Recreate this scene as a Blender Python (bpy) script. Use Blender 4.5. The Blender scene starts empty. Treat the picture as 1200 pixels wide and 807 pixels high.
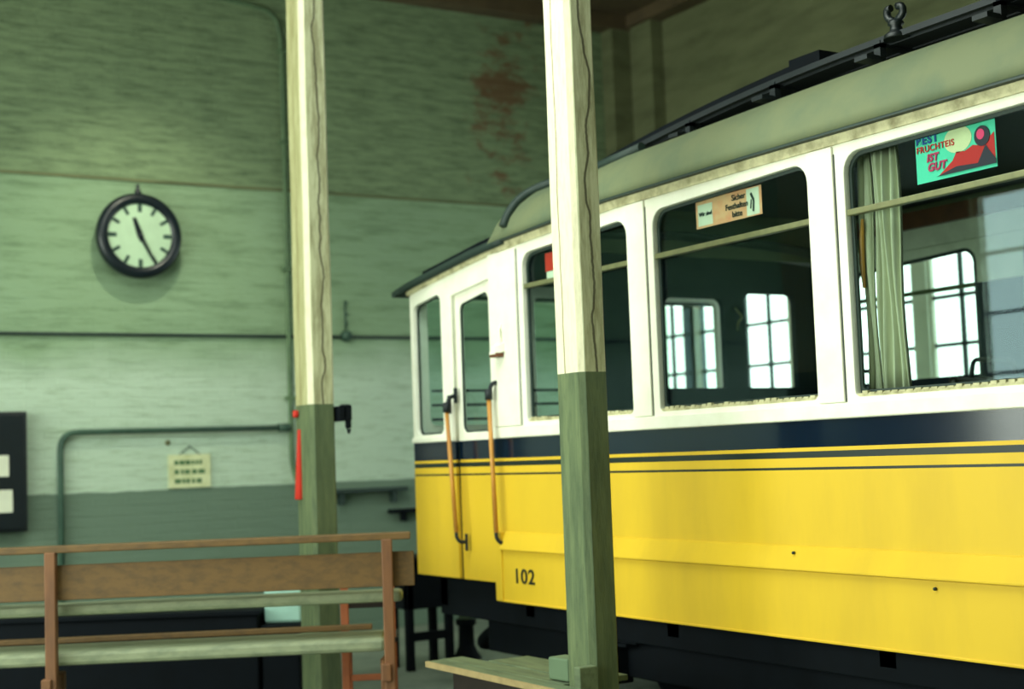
import bpy, bmesh, math, random
from mathutils import Vector, Matrix
random.seed(7)
SC = bpy.context.scene
COL = SC.collection
PI = math.pi
EYE = 1.45

# ------------------------------------------------------------------ materials
def lin(c):
    return tuple(((v/255)/12.92 if v/255 <= .04045 else ((v/255+.055)/1.055)**2.4) for v in c)

class NT:
    def __init__(s, name):
        s.m = bpy.data.materials.new(name); s.m.use_nodes = True
        s.t = s.m.node_tree; s.t.nodes.clear()
        s.out = s.n('ShaderNodeOutputMaterial')
        s.b = s.n('ShaderNodeBsdfPrincipled')
        s.l(s.b.outputs[0], s.out.inputs[0])
    def n(s, k, **kw):
        x = s.t.nodes.new(k)
        for a, v in kw.items(): setattr(x, a, v)
        return x
    def l(s, a, b): s.t.links.new(a, b)
    def set(s, sock, v):
        if hasattr(v, 'is_linked') or hasattr(v, 'links'): s.l(v, sock)
        else: sock.default_value = v
    def math(s, op, a, b=0.0, c=None):
        x = s.n('ShaderNodeMath', operation=op); s.set(x.inputs[0], a); s.set(x.inputs[1], b)
        if c is not None: s.set(x.inputs[2], c)
        return x.outputs[0]
    def coords(s):
        tc = s.n('ShaderNodeTexCoord'); sp = s.n('ShaderNodeSeparateXYZ')
        s.l(tc.outputs['Object'], sp.inputs[0]); s.P = tc.outputs['Object']
        return sp.outputs[0], sp.outputs[1], sp.outputs[2]
    def noise(s, scale, det=4, stretch=(1,1,1), rough=.55, dist=0):
        if not hasattr(s, 'P'): s.coords()
        mp = s.n('ShaderNodeMapping'); mp.inputs['Scale'].default_value = stretch
        s.l(s.P, mp.inputs[0])
        x = s.n('ShaderNodeTexNoise'); x.inputs['Scale'].default_value = scale
        x.inputs['Detail'].default_value = det; x.inputs['Roughness'].default_value = rough
        x.inputs['Distortion'].default_value = dist
        s.l(mp.outputs[0], x.inputs['Vector']); return x.outputs[0]
    def mix(s, f, a, b):
        x = s.n('ShaderNodeMix', data_type='RGBA')
        s.set(x.inputs[0], f)
        s.set(x.inputs[6], (*a, 1) if isinstance(a, tuple) else a)
        s.set(x.inputs[7], (*b, 1) if isinstance(b, tuple) else b)
        return x.outputs[2]
    def ramp(s, v, lo, hi):
        x = s.n('ShaderNodeMapRange'); x.inputs[1].default_value = lo; x.inputs[2].default_value = hi
        s.l(v, x.inputs[0]); return x.outputs[0]
    def bump(s, h, d=.01, st=.5):
        x = s.n('ShaderNodeBump'); x.inputs['Distance'].default_value = d; x.inputs['Strength'].default_value = st
        s.l(h, x.inputs['Height']); s.l(x.outputs[0], s.b.inputs['Normal'])
    def col(s, v): s.set(s.b.inputs['Base Color'], (*v, 1) if isinstance(v, tuple) else v)
    def rough(s, v): s.set(s.b.inputs['Roughness'], v)

def paint(name, c, rough=.5, dirt=None, amt=.35, scale=6, stretch=(1,1,1), metal=0, bump=0, spec=.5):
    """plain painted or raw surface with soft mottling"""
    k = NT(name); a = lin(c); b = lin(dirt) if dirt else tuple(x*.6 for x in a)
    nz = k.noise(scale, 5, stretch, .6)
    f = k.math('MULTIPLY', k.ramp(nz, .42, .72), amt)
    k.col(k.mix(f, a, b)); k.rough(rough); k.b.inputs['Metallic'].default_value = metal
    k.b.inputs['Specular IOR Level'].default_value = spec
    if bump: k.bump(nz, bump, .6)
    return k.m

M = {}
M['yellow'] = paint('yellow_enamel', (220,182,46), .42, (190,156,46), .42, 3.5, (1,1,.25), spec=.3)
M['cream'] = paint('cream_enamel', (240,240,222), .4, (206,206,176), .3, 7)
M['cream_dirty'] = paint('weathered_cream', (205,200,158), .6, (120,112,72), .8, 14)
M['navy'] = paint('navy_enamel', (8,24,42), .12, (12,30,44), .4, 5)
M['stripe'] = paint('dark_stripe', (18,34,30), .4)
M['roofgreen'] = paint('roof_canvas_paint', (108,116,84), .75, (72,94,76), .55, 4, bump=.002)
M['darkmetal'] = paint('dark_iron', (16,27,32), .6, (8,16,20), .6, 9)
M['blackiron'] = paint('black_iron', (6,13,20), .8, (4,8,12), .6, 9, spec=.15)
M['gutter'] = paint('gutter_paint', (34,52,46), .6)
M['brass'] = paint('dull_brass_bar', (120,122,84), .45, (84,88,60), .5, 20, metal=.3)
M['grip'] = paint('varnished_grip', (206,146,62), .45, (140,84,44), .6, 12, (1,1,.3))
M['mahog'] = paint('dark_mahogany', (34,24,20), .45, (20,16,16), .6, 8)
M['brownwood'] = paint('brown_wood_trim', (110,62,34), .5, (66,38,26), .6, 8)
M['interior'] = paint('interior_cream', (222,228,204), .6, (150,160,130), .5, 4)
M['bluewood'] = paint('interior_dark_blue', (14,30,44), .6, spec=.2)
M['curtain'] = paint('curtain_cloth', (196,196,168), .9, (150,152,124), .5, 6, (4,4,.4))
M['pipe'] = paint('pipe_green', (62,92,76), .6, (36,62,54), .6, 10)
M['pipedark'] = paint('pipe_dark', (40,58,54), .6)
M['clockblack'] = paint('clock_case_black', (14,26,34), .35)
M['clockface'] = paint('clock_face_white', (184,212,180), .6)
M['clockgrey'] = paint('clock_marks', (34,66,56), .6)
M['red'] = paint('red_enamel', (205,40,22), .5)
M['paper'] = paint('paper', (214,220,176), .9, (170,176,120), .6, 9)
M['paperw'] = paint('white_paper', (222,226,204), .9)
M['ink'] = paint('faded_ink', (84,120,80), .9)
M['inkdark'] = paint('dark_ink', (30,44,44), .9)
M['cyanbox'] = paint('pale_cyan_enamel', (170,214,200), .5, (140,180,170), .4, 5)
M['benchbrown'] = paint('bench_brown_wood', (108,80,40), .6, (70,54,30), .7, 9, (.5,3,3), bump=.003)
M['benchorange'] = paint('bench_post_wood', (122,80,48), .6, (84,56,38), .7, 9, (2,2,.4), bump=.003)
M['benchgrey'] = paint('bench_worn_slat', (140,148,118), .65, (98,110,88), .7, 7, (.5,3,3), bump=.003)
M['plank'] = paint('grey_green_plank', (98,112,82), .8, (62,76,54), .8, 8, (3,.5,3), bump=.004)
M['plankedge'] = paint('raw_plank_edge', (160,140,96), .8, (110,96,64), .6, 12)
M['chairwood'] = paint('chair_wood', (168,94,56), .6, (110,60,40), .5, 8)
M['ceramic'] = paint('dark_ceramic', (12,22,24), .4)
M['green_block'] = paint('green_block', (96,118,90), .8)
M['steel'] = paint('rail_steel', (70,76,70), .4, (50,46,38), .7, 12, metal=.6)
M['teal'] = paint('poster_teal', (84,214,180), .7)
M['posterred'] = paint('poster_red', (206,34,36), .7)
M['postermagenta'] = paint('poster_magenta', (196,50,98), .7)
M['posterblue'] = paint('poster_blue', (28,78,150), .7)
M['posterpale'] = paint('poster_pale', (226,226,180), .7)
M['posterdark'] = paint('poster_dark', (48,42,60), .7)
M['orangepaper'] = paint('sticker_orange', (232,178,134), .7, (232,130,90), .7, 12)
M['rubber'] = paint('floor_lino', (40,48,44), .6)

def glass(name, tint, rough=0.0, refl=1.0):
    k = NT(name); k.t.nodes.remove(k.b)
    tr = k.n('ShaderNodeBsdfTransparent'); tr.inputs[0].default_value = (*tint, 1)
    gl = k.n('ShaderNodeBsdfGlossy'); gl.inputs['Roughness'].default_value = rough; gl.inputs['Color'].default_value = (.6,.85,.95,1)
    ge = k.n('ShaderNodeNewGeometry'); vd = k.n('ShaderNodeVectorMath', operation='DOT_PRODUCT')
    k.l(ge.outputs['Incoming'], vd.inputs[0]); k.l(ge.outputs['Normal'], vd.inputs[1])
    gz_ = k.math('SUBTRACT', 1.0, k.math('ABSOLUTE', vd.outputs['Value']))
    f = k.math('MULTIPLY', k.math('ADD', .04, k.math('MULTIPLY', k.math('POWER', gz_, 5), .93)), refl)
    mx = k.n('ShaderNodeMixShader'); k.l(f, mx.inputs[0]); k.l(tr.outputs[0], mx.inputs[1]); k.l(gl.outputs[0], mx.inputs[2])
    k.l(mx.outputs[0], k.out.inputs[0]); return k.m
M['glass'] = glass('tram_glass', (.80,.90,.86), 0, 1.0)
M['glassclear'] = glass('hall_glass', (.93,.97,.95), 0, .6)

def end_wall_mat():
    k = NT('painted_brick_end_wall'); x, y, z = k.coords()
    st = k.noise(3.4, 8, (.5,1,3.4), .72)
    fine = k.noise(6, 8, (.5,1,3.6), .75)
    big = k.noise(.55, 3)
    pale = k.mix(k.math('MULTIPLY', k.ramp(st, .47, .68), .8), lin((142,170,134)), lin((94,120,84)))
    pale = k.mix(k.math('MULTIPLY', k.ramp(big, .4, .7), .35), pale, lin((152,180,150)))
    up = k.mix(k.math('MULTIPLY', k.ramp(fine, .45, .66), .8), lin((132,154,116)), lin((76,94,68)))
    nz = k.math('MULTIPLY', k.math('SUBTRACT', k.noise(3, 3), .5), .03)
    zz = k.math('ADD', z, nz)
    low = k.mix(k.math('MULTIPLY', k.ramp(big, .35, .75), .4), lin((112,134,116)), lin((86,112,96)))
    white = k.mix(k.math('MULTIPLY', k.ramp(fine, .5, .68), .7), lin((192,214,192)), lin((140,164,130)))
    # painted zones: dado, whitewash, pale green, upper olive
    wob = k.math('ADD', z, k.math('MULTIPLY', k.math('SUBTRACT', k.noise(1.3, 3, (1,1,1)), .5), .5))
    c = k.mix(k.ramp(wob, 2.15, 2.5), white, pale)
    c = k.mix(k.math('LESS_THAN', zz, 1.29), c, low)
    c = k.mix(k.math('GREATER_THAN', z, 3.80), c, up)
    # bare red brick where the paint has flaked off
    m = k.noise(3.2, 6, (1,1,1.8), .7)
    dx = k.math('SUBTRACT', 1.0, k.math('MULTIPLY', k.math('ABSOLUTE', k.math('SUBTRACT', x, 7.0)), 2.0))
    dz = k.math('SUBTRACT', 1.0, k.math('MULTIPLY', k.math('ABSOLUTE', k.math('SUBTRACT', z, 4.85)), .85))
    mm = k.math('MULTIPLY', k.math('MAXIMUM', dx, 0), k.math('MAXIMUM', dz, 0))
    f = k.ramp(k.math('ADD', m, k.math('MULTIPLY', mm, .30)), .60, .74)
    f = k.math('MULTIPLY', k.math('MULTIPLY', f, k.math('GREATER_THAN', mm, .02)), .75)
    c = k.mix(f, c, lin((112,66,40)))
    br = k.n('ShaderNodeTexBrick'); br.inputs['Scale'].default_value = 1
    br.inputs['Brick Width'].default_value = .26; br.inputs['Row Height'].default_value = .078
    br.inputs['Mortar Size'].default_value = .008; br.inputs['Mortar Smooth'].default_value = 1
    cb = k.n('ShaderNodeCombineXYZ'); k.l(x, cb.inputs[0]); k.l(z, cb.inputs[1]); k.l(cb.outputs[0], br.inputs[0])
    k.col(c); k.rough(.85)
    h = k.math('SUBTRACT', k.math('MULTIPLY', fine, 1.6), k.math('MULTIPLY', br.outputs['Fac'], .35))
    k.bump(h, .02, .55)
    return k.m
M['endwall'] = end_wall_mat()

def side_wall_mat():
    k = NT('olive_side_wall'); x, y, z = k.coords()
    n = k.noise(2.5, 6, (1,.5,2.5), .65)
    c = k.mix(k.ramp(n, .4, .75), lin((112,118,84)), lin((82,88,60)))
    c = k.mix(k.math('LESS_THAN', z, 1.29), c, lin((96,118,100)))
    k.col(c); k.rough(.9); k.bump(n, .02, .5); return k.m
M['sidewall'] = side_wall_mat()
M['ceiling'] = paint('ceiling_boards', (92,78,54), .9, (60,50,36), .6, 3)

def floor_mat():
    k = NT('concrete_floor'); n = k.noise(1.5, 6); n2 = k.noise(14, 5)
    c = k.mix(k.ramp(n, .35, .7), lin((132,142,124)), lin((98,110,98)))
    c = k.mix(k.math('MULTIPLY', k.ramp(n2, .5, .7), .3), c, lin((62,70,62)))
    k.col(c); k.rough(.75); k.bump(n2, .006, .4); return k.m
M['floor'] = floor_mat()

def post_mat(name, zb, hx, hy, seed):
    """timber post: flaking white paint over a green base, long drying cracks on two faces"""
    k = NT(name); x, y, z = k.coords()
    n1 = k.noise(5+seed, 6, (4,4,.5), .7)
    n2 = k.noise(18, 5, (3,3,.6), .7)
    white = k.mix(k.math('MULTIPLY', k.ramp(n2, .45, .75), .45), lin((226,220,190)), lin((176,168,128)))
    # the narrow front face has lost most of its paint
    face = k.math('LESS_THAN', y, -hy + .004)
    bare = k.mix(k.ramp(n1, .42, .62), lin((180,184,146)), lin((120,120,80)))
    white = k.mix(k.math('MULTIPLY', face, .85), white, bare)
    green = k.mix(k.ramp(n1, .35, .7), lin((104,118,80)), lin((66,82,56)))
    if seed == 2:      # old yellowed coat, arris kept white as a painted highlight along the chamfer
        side_face = k.math('LESS_THAN', x, -hx + .004)
        tan = k.mix(k.ramp(n1, .35, .65), lin((186,184,138)), lin((150,146,98)))
        arris = k.math('LESS_THAN', k.math('ADD', k.math('ADD', x, hx), k.math('ADD', y, hy)), .05)
        white = k.mix(k.math('MULTIPLY', side_face, k.math('SUBTRACT', 1.0, arris)), white, tan)
    green = k.mix(k.math('MULTIPLY', face, .4), green, lin((54,70,50)))  # shade of the front face painted into the green, darker than the sides
    green = k.mix(k.math('MULTIPLY', k.ramp(n2, .6, .75), .6), green, lin((52,62,46)))
    c = k.mix(k.math('LESS_THAN', z, zb), white, green)
    def crack(coord, off, amp, w, sc, lo):
        nz = k.n('ShaderNodeTexNoise', noise_dimensions='1D'); nz.inputs['Scale'].default_value = sc
        nz.inputs['Detail'].default_value = 5; k.l(k.math('ADD', z, seed*3.1), nz.inputs['W'])
        p = k.math('ADD', off, k.math('MULTIPLY', k.math('SUBTRACT', nz.outputs[0], .5), amp))
        d = k.math('ABSOLUTE', k.math('SUBTRACT', coord, p))
        return k.math('MULTIPLY', k.math('LESS_THAN', d, w), k.math('GREATER_THAN', z, lo))
    a = crack(x, .012, .10, .006, 2.2, zb)
    b = crack(y, .02, .035, .0045, 1.2, zb)
    b = k.math('MULTIPLY', b, k.math('LESS_THAN', x, -hx + .004))
    a = k.math('MULTIPLY', a, face)
    c = k.mix(k.math('MULTIPLY', a, .85), c, lin((58,54,34)))
    c = k.mix(k.math('MULTIPLY', b, .8), c, lin((128,112,66)))
    k.col(c); k.rough(.75)
    k.bump(k.math('SUBTRACT', n2, k.math('ADD', a, b)), .006, .6)
    return k.m

# ------------------------------------------------------------------ mesh helpers
def prop(o, label=None, cat=None, group=None, kind=None):
    for a, v in (('label', label), ('category', cat), ('group', group), ('kind', kind)):
        if v: o[a] = v
    return o
def link(name, me, parent=None, mat=None):
    o = bpy.data.objects.new(name, me); COL.objects.link(o)
    if mat is not None:
        for m in (mat if isinstance(mat, (list, tuple)) else [mat]): me.materials.append(m)
    if parent:
        o.parent = parent
        o.matrix_parent_inverse = Matrix.Translation(-WORLDLOC(parent)) if parent.type == 'EMPTY' or True else Matrix()
    return o
def WORLDLOC(p):
    v = Vector(p.location)
    return v
EMPT = {}
def thing(name, loc, label, cat, group=None):
    o = bpy.data.objects.new(name, None); COL.objects.link(o); o.location = loc
    o.empty_display_size = .1
    return prop(o, label, cat, group)
def box(bm, x0, x1, y0, y1, z0, z1, mi=0, bev=0):
    vs = [bm.verts.new((x, y, z)) for x in (x0, x1) for y in (y0, y1) for z in (z0, z1)]
    f = []
    for q in ((0,1,3,2),(4,6,7,5),(0,4,5,1),(2,3,7,6),(0,2,6,4),(1,5,7,3)):
        fc = bm.faces.new([vs[i] for i in q]); fc.material_index = mi; f.append(fc)
    if bev:
        es = list({e for fc in f for e in fc.edges})
        r = bmesh.ops.bevel(bm, geom=es, offset=bev, segments=2, affect='EDGES', profile=.5)
        for fc in r['faces']: fc.material_index = mi
    return vs
def obox(bm, c, size, rz=0, mi=0, bev=0, rx=0, ry=0):
    """oriented box by centre and size"""
    t = bmesh.new(); sx, sy, sz = size
    box(t, -sx/2, sx/2, -sy/2, sy/2, -sz/2, sz/2, mi, bev)
    mt = Matrix.Translation(c) @ Matrix.Rotation(rz, 4, 'Z') @ Matrix.Rotation(ry, 4, 'Y') @ Matrix.Rotation(rx, 4, 'X')
    t.transform(mt); me = bpy.data.meshes.new('t'); t.to_mesh(me); t.free(); bm.from_mesh(me); bpy.data.meshes.remove(me)
def tube(bm, pts, r, seg=10, mi=0, caps=True):
    pts = [Vector(p) for p in pts]; rings = []
    rr = r if isinstance(r, (list, tuple)) else [r]*len(pts)
    up = None
    for i, p in enumerate(pts):
        d = (pts[min(i+1, len(pts)-1)] - pts[max(i-1, 0)]).normalized()
        if up is None:
            up = Vector((0,0,1)) if abs(d.z) < .9 else Vector((1,0,0))
        a = d.cross(up).normalized(); b = a.cross(d).normalized(); up = b
        rings.append([bm.verts.new(p + (a*math.cos(t*2*PI/seg) + b*math.sin(t*2*PI/seg))*rr[i]) for t in range(seg)])
    for A, B in zip(rings, rings[1:]):
        for t in range(seg):
            f = bm.faces.new((A[t], A[(t+1)%seg], B[(t+1)%seg], B[t])); f.smooth = True; f.material_index = mi
    if caps:
        bm.faces.new(rings[0]).material_index = mi; bm.faces.new(rings[-1][::-1]).material_index = mi
def bend(pts, rad, n=6):
    """round the inner corners of a polyline"""
    P = [Vector(p) for p in pts]; out = [P[0]]
    for i in range(1, len(P)-1):
        a = (P[i-1]-P[i]); b = (P[i+1]-P[i]); r = min(rad, a.length*.49, b.length*.49)
        A = P[i] + a.normalized()*r; B = P[i] + b.normalized()*r
        for k in range(n+1):
            t = k/n; out.append(A*(1-t)**2 + P[i]*2*t*(1-t) + B*t*t)
    out.append(P[-1]); return out
def lathe(bm, prof, c, axis='Z', seg=32, mi=0, smooth=True):
    """prof: list of (radius, height) revolved about an axis through c"""
    rings = []
    for r, h in prof:
        ring = []
        for t in range(seg):
            a = t*2*PI/seg; u, v = r*math.cos(a), r*math.sin(a)
            p = (u, v, h) if axis == 'Z' else ((u, h, v) if axis == 'Y' else (h, u, v))
            ring.append(bm.verts.new(Vector(c)+Vector(p)))
        rings.append(ring)
    for A, B in zip(rings, rings[1:]):
        for t in range(seg):
            f = bm.faces.new((A[t], A[(t+1)%seg], B[(t+1)%seg], B[t])); f.smooth = smooth; f.material_index = mi
    if prof[0][0] > 1e-6: bm.faces.new(rings[0]).material_index = mi
    if prof[-1][0] > 1e-6: bm.faces.new(rings[-1]).material_index = mi
def done(name, bm, mat, parent=None, bevel=0):
    bmesh.ops.recalc_face_normals(bm, faces=bm.faces)
    me = bpy.data.meshes.new(name); bm.to_mesh(me); bm.free()
    o = link(name, me, parent, mat)
    if bevel:
        b = o.modifiers.new('b', 'BEVEL'); b.width = bevel; b.segments = 2; b.limit_method = 'ANGLE'
    return o
def B(): return bmesh.new()
def plane(name, p, mat, parent=None):
    b = bmesh.new(); b.faces.new([b.verts.new(q) for q in p]); return done(name, b, mat, parent)
def planeX(name, x, y0, y1, z0, z1, mat, parent=None): return plane(name, [(x,y0,z0),(x,y1,z0),(x,y1,z1),(x,y0,z1)], mat, parent)
def planeY(name, y, x0, x1, z0, z1, mat, parent=None): return plane(name, [(x0,y,z0),(x1,y,z0),(x1,y,z1),(x0,y,z1)], mat, parent)
def boxo(name, x0, x1, y0, y1, z0, z1, mat, parent=None, bev=0):
    b = B(); box(b, x0, x1, y0, y1, z0, z1, 0, 0); return done(name, b, mat, parent, bev)
def rrect(y0, y1, z0, z1t, z1r=None, rt=.08, rb=.03, n=5):
    """rounded window outline; top may slope (z at y1 = z1t, z at y0 = z1r)"""
    if z1r is None: z1r = z1t
    out = []
    for cy, cz, a0, r in ((y1-rt, z1t-rt, 0, rt), (y0+rt, z1r-rt, 90, rt), (y0+rb, z0+rb, 180, rb), (y1-rb, z0+rb, 270, rb)):
        for k in range(n+1):
            a = math.radians(a0+90*k/n); out.append((cy+r*math.cos(a), cz+r*math.sin(a)))
    return out
def sheet(name, outline, holes, mat, parent, mapf, thick=.03, bevel=.003):
    """flat sheet with holes from a filled 2-D curve; mapf turns (u, v, w) into a point"""
    cu = bpy.data.curves.new('c', 'CURVE'); cu.dimensions = '2D'; cu.fill_mode = 'BOTH'
    cu.extrude = thick/2; cu.bevel_depth = bevel; cu.bevel_resolution = 1
    for pl in [outline]+holes:
        sp = cu.splines.new('POLY'); sp.points.add(len(pl)-1)
        for p, q in zip(sp.points, pl): p.co = (q[0], q[1], 0, 1)
        sp.use_cyclic_u = True
    tmp = bpy.data.objects.new('c', cu); me = bpy.data.meshes.new_from_object(tmp)
    bpy.data.objects.remove(tmp); bpy.data.curves.remove(cu)
    for v in me.vertices: v.co = mapf(*v.co)
    me.name = name; me.materials.clear()
    bm = bmesh.new(); bm.from_mesh(me); bmesh.ops.recalc_face_normals(bm, faces=bm.faces); bm.to_mesh(me); bm.free()
    me.update()
    return link(name, me, parent, mat)
def text(name, s, size, mat, parent, mapf, shear=0, bold=0.0, spacing=1.0, align='LEFT'):
    cu = bpy.data.curves.new('t', 'FONT'); cu.body = s; cu.size = size; cu.extrude = .001
    cu.offset = bold; cu.space_character = spacing; cu.shear = shear; cu.align_x = align
    tmp = bpy.data.objects.new('t', cu); me = bpy.data.meshes.new_from_object(tmp)
    bpy.data.objects.remove(tmp); bpy.data.curves.remove(cu)
    for v in me.vertices: v.co = mapf(*v.co)
    me.name = name; me.materials.clear(); me.update()
    return link(name, me, parent, mat)
def interp(tab, y):
    if y <= tab[0][0]: return tab[0][1]
    for (a, va), (b, vb) in zip(tab, tab[1:]):
        if y <= b: return va+(vb-va)*(y-a)/(b-a)
    return tab[-1][1]

# ------------------------------------------------------------------ the hall
XL, XR, YB, YF, ZC = -3.0, 8.55, -3.0, 11.5, 5.75
def struct(o): o['kind'] = 'structure'; return o
struct(boxo('floor', XL-.3, XR+.3, YB-.3, YF+.3, -.2, 0, M['floor']))
SKY = (-1.0, 3.0, 3.2, 7.2)
b = B()
box(b, XL-.3, SKY[0], YB-.3, YF+.3, ZC, ZC+.2); box(b, SKY[1], XR+.3, YB-.3, YF+.3, ZC, ZC+.2)
box(b, SKY[0], SKY[1], YB-.3, SKY[2], ZC, ZC+.2); box(b, SKY[0], SKY[1], SKY[3], YF+.3, ZC, ZC+.2)
struct(done('ceiling', b, M['ceiling']))
struct(boxo('wall_end', XL-.3, XR+.3, YF, YF+.3, 0, ZC, M['endwall']))
struct(boxo('wall_back', XL-.3, XR+.3, YB-.3, YB, 0, ZC, M['sidewall']))
def side_wall(name, X, thick, bays, z0, z1, mat):
    outline = [(YB, 0), (YF, 0), (YF, ZC), (YB, ZC)]
    holes = [[(a, z0), (a, z1), (b, z1), (b, z0)] for a, b in bays]
    return struct(sheet(name, outline, holes, mat, None, lambda u, v, w: (X+thick/2+w, u, v), abs(thick), 0))
HZ0, HZ1 = 1.44, 3.29
baysR = [(9.40,10.70),(7.97,9.27),(6.60,7.84),(5.17,6.47),(3.80,5.04),(2.43,3.67)]
side_wall('wall_right', XR, .12, [(2.43,10.70),(10.86,11.30)], HZ0, HZ1, M['sidewall'])
LB = [(1.4,3.9),(4.4,6.9),(7.4,9.9)]
side_wall('wall_left', XL, -.25, LB, .9, 3.9, M['sidewall'])
wn = 0
def hall_window(X, a, b, z0, z1, dy, dz, y_anchor, z_anchor, bar=.028, glassy=True):
    global wn
    wn += 1; bm = B(); t = .03; fr = B()
    box(fr, X, X+.04, a, a+t, z0, z1); box(fr, X, X+.04, b-t, b, z0, z1)
    box(fr, X, X+.04, a, b, z0, z0+t); box(fr, X, X+.04, a, b, z1-t, z1)
    y = y_anchor
    while y > a: y -= dy
    y += dy
    while y < b-.04:
        if y > a+.04: box(bm, X+.01, X+.04, y-bar/2, y+bar/2, z0, z1)
        y += dy
    z = z_anchor
    while z > z0: z -= dz
    z += dz
    while z < z1-.04:
        if z > z0+.04: box(bm, X+.01, X+.04, a, b, z-bar/2, z+bar/2)
        z += dz
    e = thing(f'window_{wn}', (X+.02, (a+b)/2, z0), None, None); struct(e)
    done('window_frame', fr, M['paperw'], e)
    done('glazing_bars', bm, M['pipedark'], e)
    if glassy: planeX('window_pane', X+.025, a+.01, b-.01, z0+.01, z1-.01, M['glassclear'], e)
for a, b in baysR: hall_window(XR+.03, a, b, HZ0, HZ1, .31, .37, 7.53 if b < 9.3 else 9.40, 2.18)
hall_window(XR+.03, 10.86, 11.30, HZ0, HZ1, .31, .37, 11.1, 2.18)
b = B()
for (a, c) in zip([v[0] for v in baysR[:-1]]+[10.70], [v[1] for v in baysR[1:]]+[10.86]):
    box(b, XR+.0, XR+.09, min(a, c)-.01, max(a, c)+.01, HZ0, HZ1)
struct(done('trim_1', b, M['paperw']))
for a, c in LB: hall_window(XL-.15, a, c, .9, 3.9, .62, .6, a, .9, .03, False)
# corner pilaster and cornice, narrow ledge where the olive paint starts
b = B(); box(b, 8.18, 8.55, 11.32, 11.5, 0, ZC); box(b, 8.40, 8.55, 10.98, 11.32, HZ1+.15, ZC)
struct(done('trim_2', b, M['sidewall'], None, .01))
b = B(); box(b, XL, XR, 11.30, 11.5, 5.60, 5.75); box(b, 8.35, 8.55, YB, 11.3, 5.62, 5.75)
struct(done('trim_3', b, M['ceiling'], None, .01))
b = B(); box(b, XL, 8.18, 11.485, 11.5, 3.79, 3.812)
struct(done('trim_4', b, M['sidewall']))

# ------------------------------------------------------------------ things on the end wall
W = 11.5
# horizontal cable run with a junction knob
b = B(); tube(b, [(XL+.02, W-.02, 2.53), (8.15, W-.02, 2.545)], .014, 8)
wc = prop(done('wall_cable', b, M['pipedark']), 'thin dark cable running level across the whole end wall below the clock', 'cable')
b = B(); lathe(b, [(.001,-.08),(.03,-.075),(.045,-.05),(.05,0)], (5.32, W, 2.55), 'Y', 16)
tube(b, [(5.32,W-.01,2.6),(5.32,W-.01,2.86)], .008, 6)
for z in (2.66,2.74,2.84): lathe(b, [(.001,-.02),(.018,0),(.001,.02)], (5.32,W-.03,z), 'Z', 8)
done('junction_box', b, M['pipe'], wc)
# vertical conduit
b = B()
tube(b, bend([(3.80,W-.03,5.46),(4.40,W-.03,5.40),(4.74,W-.03,5.35),(4.78,W-.03,5.05),(4.78,W-.03,1.45),(4.84,W-.03,1.27),(4.95,W-.05,1.24)], .16), .021, 10)
for z in (2.0,3.1,4.2,5.0): box(b, 4.74, 4.82, W-.055, W, z, z+.03)
M['pipelight'] = paint('pipe_wall_green', (96,122,88), .7, (60,84,66), .6, 10)
prop(done('conduit_pipe', b, M['pipelight']), 'tall vertical grey green conduit on the end wall curving over near the ceiling', 'pipe')
b = B()
tube(b, bend([(2.85,W-.05,0),(2.85,W-.05,1.765),(4.76,W-.05,1.765)], .14), .024, 10)
tube(b, [(4.66,W-.05,1.765),(4.76,W-.05,1.765)], .034, 10)
prop(done('bent_pipe', b, M['pipe']), 'dark pipe rising behind the long bench and bending level towards the conduit', 'pipe')
# notice
t = thing('notice_card', (3.89, W-.01, 1.29), 'small yellowed notice with three lines of text hung on the end wall', 'notice')
b = B(); box(b, 3.715, 4.07, W-.02, W-.008, 1.295, 1.565)
done('card', b, M['paper'], t, .002)
for z in (1.50,1.425,1.35):
    b = B(); x = 3.765
    while x < 4.0:
        w = random.uniform(.02,.06); box(b, x, min(x+w, 4.02), W-.0215, W-.02, z-.018, z+.018); x += w+random.uniform(.006,.016)
    done('text_line', b, M['ink'], t)
b = B(); tube(b, [(3.80,W-.01,1.56),(3.9,W-.01,1.63),(3.99,W-.01,1.56)], .004, 6)
lathe(b, [(.001,-.015),(.008,0)], (3.9,W-.0,1.632), 'Y', 8)
done('hanging_string', b, M['pipe'], t)
b = B(); lathe(b, [(.001,-.012),(.02,-.008),(.024,0)], (3.72,W,1.665), 'Y', 10)
prop(done('wall_plug', b, M['brass']), 'small round rusty wall plug above and left of the notice', 'wall plug')
# dark cabinet at the left edge
t = thing('switch_cabinet', (2.2, W-.1, 1.02), 'black switch cabinet with two pale panels on the end wall at the left edge', 'cabinet')
b = B(); box(b, 1.95, 2.58, W-.14, W, 1.02, 1.93); done('case', b, M['clockblack'], t, .008)
b = B(); box(b, 1.97, 2.56, W-.155, W-.14, 1.04, 1.91); done('door', b, M['clockblack'], t, .006)
for z0, z1, x1 in ((1.44,1.60,2.44),(1.17,1.34,2.465)):
    boxo('label_panel', 2.08, x1, W-.16, W-.155, z0, z1, M['paperw'], t)
# shelves / bars beside the tram end
b = B(); box(b, 5.05, 5.83, W-.12, W, 1.19, 1.225)
for x in (5.2,5.7): box(b, x, x+.03, W-.1, W, 1.09, 1.19)
prop(done('wall_shelf', b, M['pipedark'], None, .004), 'narrow dark wall shelf starting behind the far post at the top of the green dado', 'shelf')
b = B(); box(b, 5.68, 6.5, W-.10, W, .995, 1.03)
for x in (5.8,6.3): box(b, x, x+.03, W-.08, W, .92, .995)
prop(done('wall_shelf', b, M['blackiron'], None, .004), 'short black wall shelf that runs behind the tram front, lower than the other shelf', 'shelf')
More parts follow.
